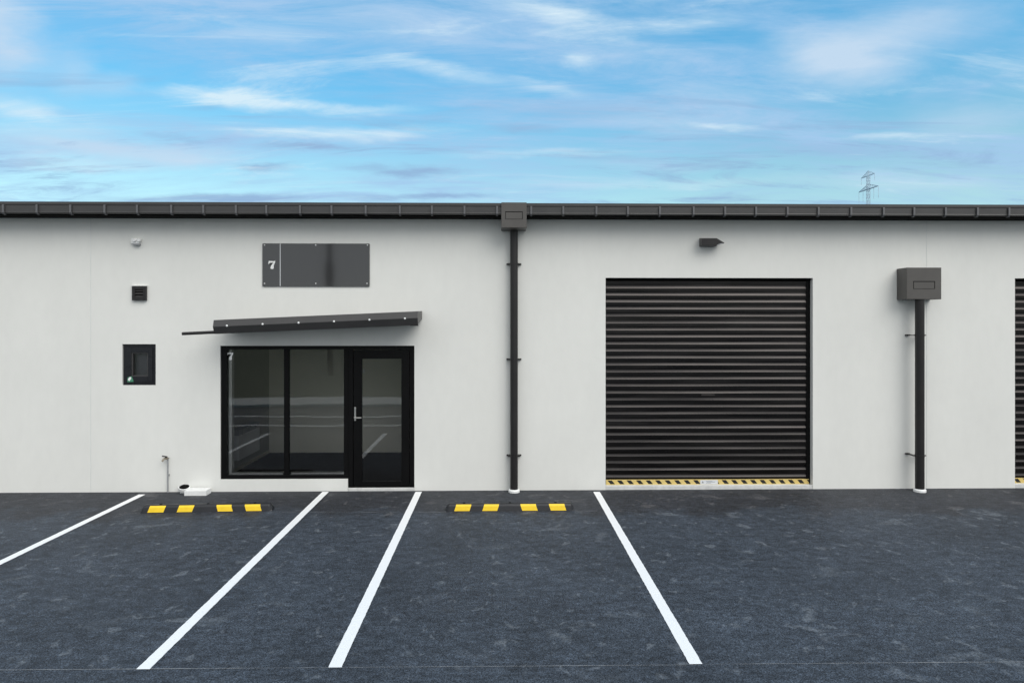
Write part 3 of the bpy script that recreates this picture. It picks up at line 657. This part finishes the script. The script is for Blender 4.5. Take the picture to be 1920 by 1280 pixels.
# ------------------------------------------------------------------ pylon
dp = 200.0
def PP(u, v, dist): d = ray(u, v); return CAM + d * (dist / d.y)
base = PP(1628, 606, dp)
py = thing('power_pylon', 'faint lattice electricity pylon far behind the roof on the right', 'pylon', (base.x, base.y, 0))
def mast():
    bm = bmn(); zt = PP(1628, 322, dp).z
    def corner(z, sx, sy):
        w = 0.36 + 0.9 * max(0, (zt - 12 - z)) / zt * 1.6; return Vector((base.x + sx * w, base.y + sy * w, z))
    zz = [0.0]
    while zz[-1] < zt - 3: zz.append(zz[-1] + (3.4 if zz[-1] < 25 else 2.0))
    zz.append(zt - 1.5)
    for sx in (-1, 1):
        for sy in (-1, 1): tube(bm, [corner(z, sx, sy) for z in zz], 0.06, 5)
    for i in range(len(zz) - 1):
        for (s0, s1) in (((-1,-1),(1,-1)), ((1,-1),(1,1)), ((1,1),(-1,1)), ((-1,1),(-1,-1))):
            tube(bm, [corner(zz[i], *s0), corner(zz[i+1], *s1)], 0.028, 4); tube(bm, [corner(zz[i], *s1), corner(zz[i+1], *s0)], 0.028, 4)
    tube(bm, [(base.x, base.y, zt - 1.6), (base.x, base.y, zt + 0.3)], 0.10, 5)
    return bm
build('lattice_mast', mast(), M['pylon'], py)
def arm(l, r, dd, th):
    L0 = PP(*l, dp + dd); R0 = PP(*r, dp - dd); c = (L0 + R0) / 2
    c = Vector((base.x, base.y, c.z))
    bm = bmn()
    for e in (L0, R0):
        dirv = (e - c); side = Vector((-dirv.y, dirv.x, 0)).normalized() * 0.35
        top = c + Vector((0, 0, 1.5)); n = 5
        tube(bm, [c + side, e], th, 5); tube(bm, [c - side, e], th, 5); tube(bm, [top, e], th * 0.8, 5)
        for k in range(1, n):
            q = c + dirv * (k / n); q2 = top + (e - top) * (k / n); q3 = top + (e - top) * ((k - 1) / n)
            tube(bm, [q, q2], th * .6, 4); tube(bm, [q, q3], th * .6, 4)
    return build('cross_arm', bm, M['pylon'], py), L0, R0, c
ends = []
for l, r, dd, th in (((1610.5, 360.5), (1647, 348.5), 5.0, 0.11), ((1615, 334.5), (1640, 325), 3.6, 0.07)):
    o, a, b, c = arm(l, r, dd, th); ends.append((a, b, c))
for a, b, c in ends[:1]:
    for e in (a, b, a.lerp(c, 0.45), b.lerp(c, 0.45)):
        bm = bmn(); tube(bm, [e, e - Vector((0, 0, 1.4)), e - Vector((0, 0, 3.4))], 0.055, 5); build('insulator', bm, M['pylon'], py)
for e in ends[1][:2]:
    bm = bmn(); tube(bm, [e, e - Vector((0, 0, 2.0))], 0.05, 5); build('insulator', bm, M['pylon'], py)

# street lamp on the verge behind the viewer (its reflection streaks the sign)
lx, lyy = -8.07, -22.0
sl_ = thing('street_lamp', 'tall dark street lamp post on the grass verge across the lot', 'street lamp', (lx, lyy, 0.06))
bm = bmn(); tube(bm, [(lx, lyy, 0.0), (lx, lyy, 4.4), (lx, lyy, 4.5), (lx, lyy, 5.4), (lx, lyy, 5.6), (lx, lyy, 9.0)], 0.1, 14, radii=[0.13, 0.12, 0.19, 0.19, 0.12, 0.09]); build('lamp_post', bm, M['pipe'], sl_, smooth=True)
bm = bmn(); tube(bm, [(lx, lyy, 8.9), (lx, lyy + 0.5, 9.2), (lx, lyy + 1.4, 9.3)], 0.05, 8); arm_o = build('lamp_arm', bm, M['pipe'], sl_, smooth=True)
bm = bmn(); box(bm, lx - 0.14, lx + 0.14, lyy + 1.3, lyy + 1.95, 9.24, 9.36); build('lamp_head', bm, M['pipe'], arm_o, bevel=0.03)

# ------------------------------------------------------------------ sky and sun
SUN_EL, SUN_AZ = R(44), R(142)     # azimuth clockwise from +Y: front-right of the facade
w = bpy.data.worlds.new('World'); S.world = w; w.use_nodes = True
nt = w.node_tree; N = nt.nodes; L = nt.links; N.clear()
out = N.new('ShaderNodeOutputWorld'); bg = N.new('ShaderNodeBackground'); L.new(bg.outputs[0], out.inputs[0])
STR = 0.10; bg.inputs['Strength'].default_value = STR
sky = N.new('ShaderNodeTexSky'); sky.sky_type = 'NISHITA'; sky.sun_disc = False; sky.sun_elevation = SUN_EL; sky.sun_rotation = SUN_AZ
sky.altitude = 0; sky.air_density = 1.0; sky.dust_density = 0.6; sky.ozone_density = 2.0
tc = N.new('ShaderNodeTexCoord'); sep = N.new('ShaderNodeSeparateXYZ'); L.new(tc.outputs['Generated'], sep.inputs[0])
def sv(x): return x
def math_(op, a, b=None, c=None, clamp=False):
    q = N.new('ShaderNodeMath'); q.operation = op; q.use_clamp = clamp
    for i, s in enumerate((a, b, c)):
        if s is None: continue
        if isinstance(s, (int, float)): q.inputs[i].default_value = s
        else: L.new(s, q.inputs[i])
    return q.outputs[0]
def mrange(s, a, b, c, d, smooth=True):
    r = N.new('ShaderNodeMapRange'); r.inputs[1].default_value = a; r.inputs[2].default_value = b; r.inputs[3].default_value = c; r.inputs[4].default_value = d
    if smooth: r.interpolation_type = 'SMOOTHSTEP'
    L.new(s, r.inputs[0]); return r.outputs[0]
az = math_('ARCTAN2', sep.outputs[0], sep.outputs[1]); el = math_('ARCSINE', sep.outputs[2])
comb = N.new('ShaderNodeCombineXYZ'); L.new(az, comb.inputs[0]); L.new(el, comb.inputs[1])
def noise(vec, scale, detail=6, rough=0.6, dist=0.0, st=(1, 1, 1), rot=0.0, off=0.0):
    mp = N.new('ShaderNodeMapping'); mp.inputs['Scale'].default_value = st; mp.inputs['Rotation'].default_value = (0, 0, rot); mp.inputs['Location'].default_value = (off, off * .7, 0)
    L.new(vec, mp.inputs[0])
    n = N.new('ShaderNodeTexNoise'); n.inputs['Scale'].default_value = scale; n.inputs['Detail'].default_value = detail
    n.inputs['Roughness'].default_value = rough; n.inputs['Distortion'].default_value = dist
    L.new(mp.outputs[0], n.inputs['Vector']); return n
# warped sky coordinates so the wisps fray
wn = noise(comb.outputs[0], 9, 5, 0.6, 0, (0.55, 1.6, 1))
vs = N.new('ShaderNodeVectorMath'); vs.operation = 'SUBTRACT'; vs.inputs[1].default_value = (0.5, 0.5, 0.5); L.new(wn.outputs['Color'], vs.inputs[0])
vm = N.new('ShaderNodeVectorMath'); vm.operation = 'MULTIPLY'; vm.inputs[1].default_value = (0.13, 0.042, 0); L.new(vs.outputs[0], vm.inputs[0])
va = N.new('ShaderNodeVectorMath'); va.operation = 'ADD'; L.new(comb.outputs[0], va.inputs[0]); L.new(vm.outputs[0], va.inputs[1])
WV = va.outputs[0]
def sk(u, v):
    d = ray(u, v).normalized(); return math.atan2(d.x, d.y), math.asin(d.z)
def streak(p, q, wpx, amp, soft=0.0):
    a = sk(*p); b = sk(*q); cx, cy = (a[0]+b[0])/2, (a[1]+b[1])/2
    hl = math.hypot(b[0]-a[0], b[1]-a[1]) / 2; ang = math.atan2(b[1]-a[1], b[0]-a[0])
    mp = N.new('ShaderNodeMapping'); mp.vector_type = 'TEXTURE'
    mp.inputs['Location'].default_value = (cx, cy, 0); mp.inputs['Rotation'].default_value = (0, 0, ang); mp.inputs['Scale'].default_value = (hl * 1.25, wpx / F, 1)
    L.new(WV, mp.inputs[0])
    ln_ = N.new('ShaderNodeVectorMath'); ln_.operation = 'LENGTH'; L.new(mp.outputs[0], ln_.inputs[0])
    return mrange(ln_.outputs['Value'], soft, 1.0, amp, 0.0)
def acc(lst):
    o = lst[0]
    for s in lst[1:]: o = math_('ADD', o, s)
    return o
white_s = acc([streak(*a) for a in (
    ((255, 165), (790, 208), 16, 0.75), ((300, 170), (520, 172), 12, 0.4), ((680, 95), (990, 168), 22, 0.5), ((430, 240), (880, 246), 17, 0.6),
    ((915, -5), (1180, 58), 26, 0.65), ((1040, 108), (1130, 124), 16, 0.5), ((-60, 190), (110, 215), 26, 0.6), ((1280, 222), (1440, 244), 10, 0.6), ((1540, 258), (1780, 246), 10, 0.6),
    ((960, 150), (1110, 175), 16, 0.4), ((-20, 300), (300, 308), 14, 0.4), ((820, 288), (1240, 284), 12, 0.3), ((-20, 240), (260, 240), 14, 0.25), ((1150, 55), (1400, 40), 22, 0.3), ((300, 40), (640, 60), 30, 0.2), ((1500, 340), (1920, 352), 26, 0.35), ((900, 335), (1560, 330), 16, 0.3))])
lav_s = acc([streak(*a) for a in (
    ((-120, 50), (90, 60), 95, 1.1), ((60, 110), (190, 150), 60, 0.5), ((1420, 112), (1800, 75), 72, 1.0), ((1440, 60), (1700, 130), 60, 0.35), ((80, 275), (500, 288), 26, 1.0), ((-80, 262), (260, 268), 34, 0.6), ((1050, 215), (1500, 225), 40, 0.4), ((1000, 75), (1340, 110), 45, 0.35),
    ((150, 165), (260, 150), 30, 0.4), ((1580, 40), (1960, 30), 50, 0.4), ((1660, 210), (1960, 230), 40, 0.45), ((560, 20), (900, 60), 50, 0.3), ((1200, 160), (1500, 190), 30, 0.3), ((1000, 300), (1500, 300), 18, 0.25))])
grey_s = acc([streak(*a) for a in (
    ((480, 272), (700, 274), 10, 1.0), ((430, 305), (580, 308), 12, 1.0), ((620, 310), (880, 314), 14, 0.95), ((230, 242), (400, 262), 7, 0.5), ((900, 245), (1050, 250), 16, 0.5),
    ((180, 368), (640, 370), 13, 1.1), ((640, 366), (960, 368), 11, 0.95), ((1280, 362), (1450, 366), 9, 0.5), ((900, 210), (1300, 200), 26, 0.35), ((1300, 270), (1900, 285), 24, 0.35), ((330, 205), (460, 190), 9, 0.35), ((1020, 300), (1300, 296), 10, 0.3))])
# fibrous texture
den = math_('ADD', math_('MAXIMUM', sep.outputs[2], 0.0), 0.10)
pc = N.new('ShaderNodeCombineXYZ'); L.new(math_('DIVIDE', sep.outputs[0], den), pc.inputs[0]); L.new(math_('DIVIDE', sep.outputs[1], den), pc.inputs[1])
PV = pc.outputs[0]
fib = noise(PV, 4.2, 12, 0.72, 0.7, (0.45, 1.25, 1), 0.12)
fib3 = noise(PV, 1.9, 11, 0.68, 0.9, (0.40, 1.6, 1), -0.05, 7.7)
fib2 = noise(PV, 0.95, 9, 0.60, 0.5, (0.55, 1.5, 1), -0.16, 3.3)
fibm = mrange(fib.outputs[0], 0.34, 0.64, 0.45, 1.45, False)
veil = math_('MULTIPLY', mrange(fib2.outputs[0], 0.38, 0.60, 0, 1.0), mrange(fib.outputs[0], 0.36, 0.62, 0.35, 1.15, False))
# thin overcast thickens behind the viewer, towards the veiled sun
back = mrange(sep.outputs[1], 0.25, -0.45, 0.0, 1.0)
wis = mrange(fib3.outputs[0], 0.54, 0.72, 0, 0.42)
dk = mrange(fib3.outputs[0], 0.47, 0.33, 0, 0.75)
white_m = math_('ADD', math_('MULTIPLY', white_s, fibm), math_('MULTIPLY', wis, fibm), clamp=True)
lav_m = math_('MULTIPLY', lav_s, mrange(fib.outputs[0], 0.3, 0.7, 0.75, 1.1, False), clamp=True)
grey_m = math_('ADD', math_('MULTIPLY', grey_s, fibm), math_('MULTIPLY', dk, mrange(el, 0.36, 0.22, 0.25, 1)), clamp=True)
# blue: Nishita, tinted and graded with height above the horizon
tint = N.new('ShaderNodeMix'); tint.data_type = 'RGBA'
tint.inputs[6].default_value = (1.15, 1.31, 1.06, 1); tint.inputs[7].default_value = (0.50, 1.40, 1.46, 1)
L.new(mrange(el, 0.15, 0.40, 0, 1), tint.inputs[0])
mul = N.new('ShaderNodeMix'); mul.data_type = 'RGBA'; mul.blend_type = 'MULTIPLY'; mul.inputs[0].default_value = 1
L.new(sky.outputs[0], mul.inputs[6]); L.new(tint.outputs[2], mul.inputs[7])
def over(base, fac, col):
    m = N.new('ShaderNodeMix'); m.data_type = 'RGBA'; m.inputs[7].default_value = tuple(c / STR for c in col) + (1,)
    if isinstance(fac, (int, float)): m.inputs[0].default_value = fac
    else: L.new(fac, m.inputs[0])
    L.new(base, m.inputs[6]); return m.outputs[2]
c = mul.outputs[2]
c = over(c, math_('MULTIPLY', veil, 0.85), (0.27, 0.425, 0.61))
c = over(c, math_('MULTIPLY', lav_m, 0.95), (0.405, 0.515, 0.635))
c = over(c, math_('MULTIPLY', grey_m, 0.8), (0.205, 0.32, 0.49))
c = over(c, math_('MULTIPLY', white_m, 0.9), (0.52, 0.63, 0.69))
bk = N.new('ShaderNodeMix'); bk.data_type = 'RGBA'
bk.inputs[6].default_value = (0.54 / STR, 0.555 / STR, 0.58 / STR, 1); bk.inputs[7].default_value = (1.15 / STR, 1.13 / STR, 1.10 / STR, 1)
L.new(mrange(el, 0.04, 1.0, 0, 1), bk.inputs[0])
fin = N.new('ShaderNodeMix'); fin.data_type = 'RGBA'; L.new(math_('MULTIPLY', back, 0.9), fin.inputs[0]); L.new(c, fin.inputs[6]); L.new(bk.outputs[2], fin.inputs[7])
c = fin.outputs[2]
L.new(c, bg.inputs['Color'])

sd = bpy.data.lights.new('sun', 'SUN'); so = bpy.data.objects.new('sun', sd); COL.objects.link(so)
sd.energy = 1.4; sd.angle = R(45); sd.color = (1.0, 0.96, 0.91)
sdir = Vector((math.sin(SUN_AZ) * math.cos(SUN_EL), math.cos(SUN_AZ) * math.cos(SUN_EL), math.sin(SUN_EL)))
so.rotation_euler = sdir.to_track_quat('Z', 'Y').to_euler(); so.location = sdir * 40

S.view_settings.view_transform = 'Standard'; S.view_settings.look = 'None'; S.view_settings.gamma = 1; S.view_settings.exposure = 0.48
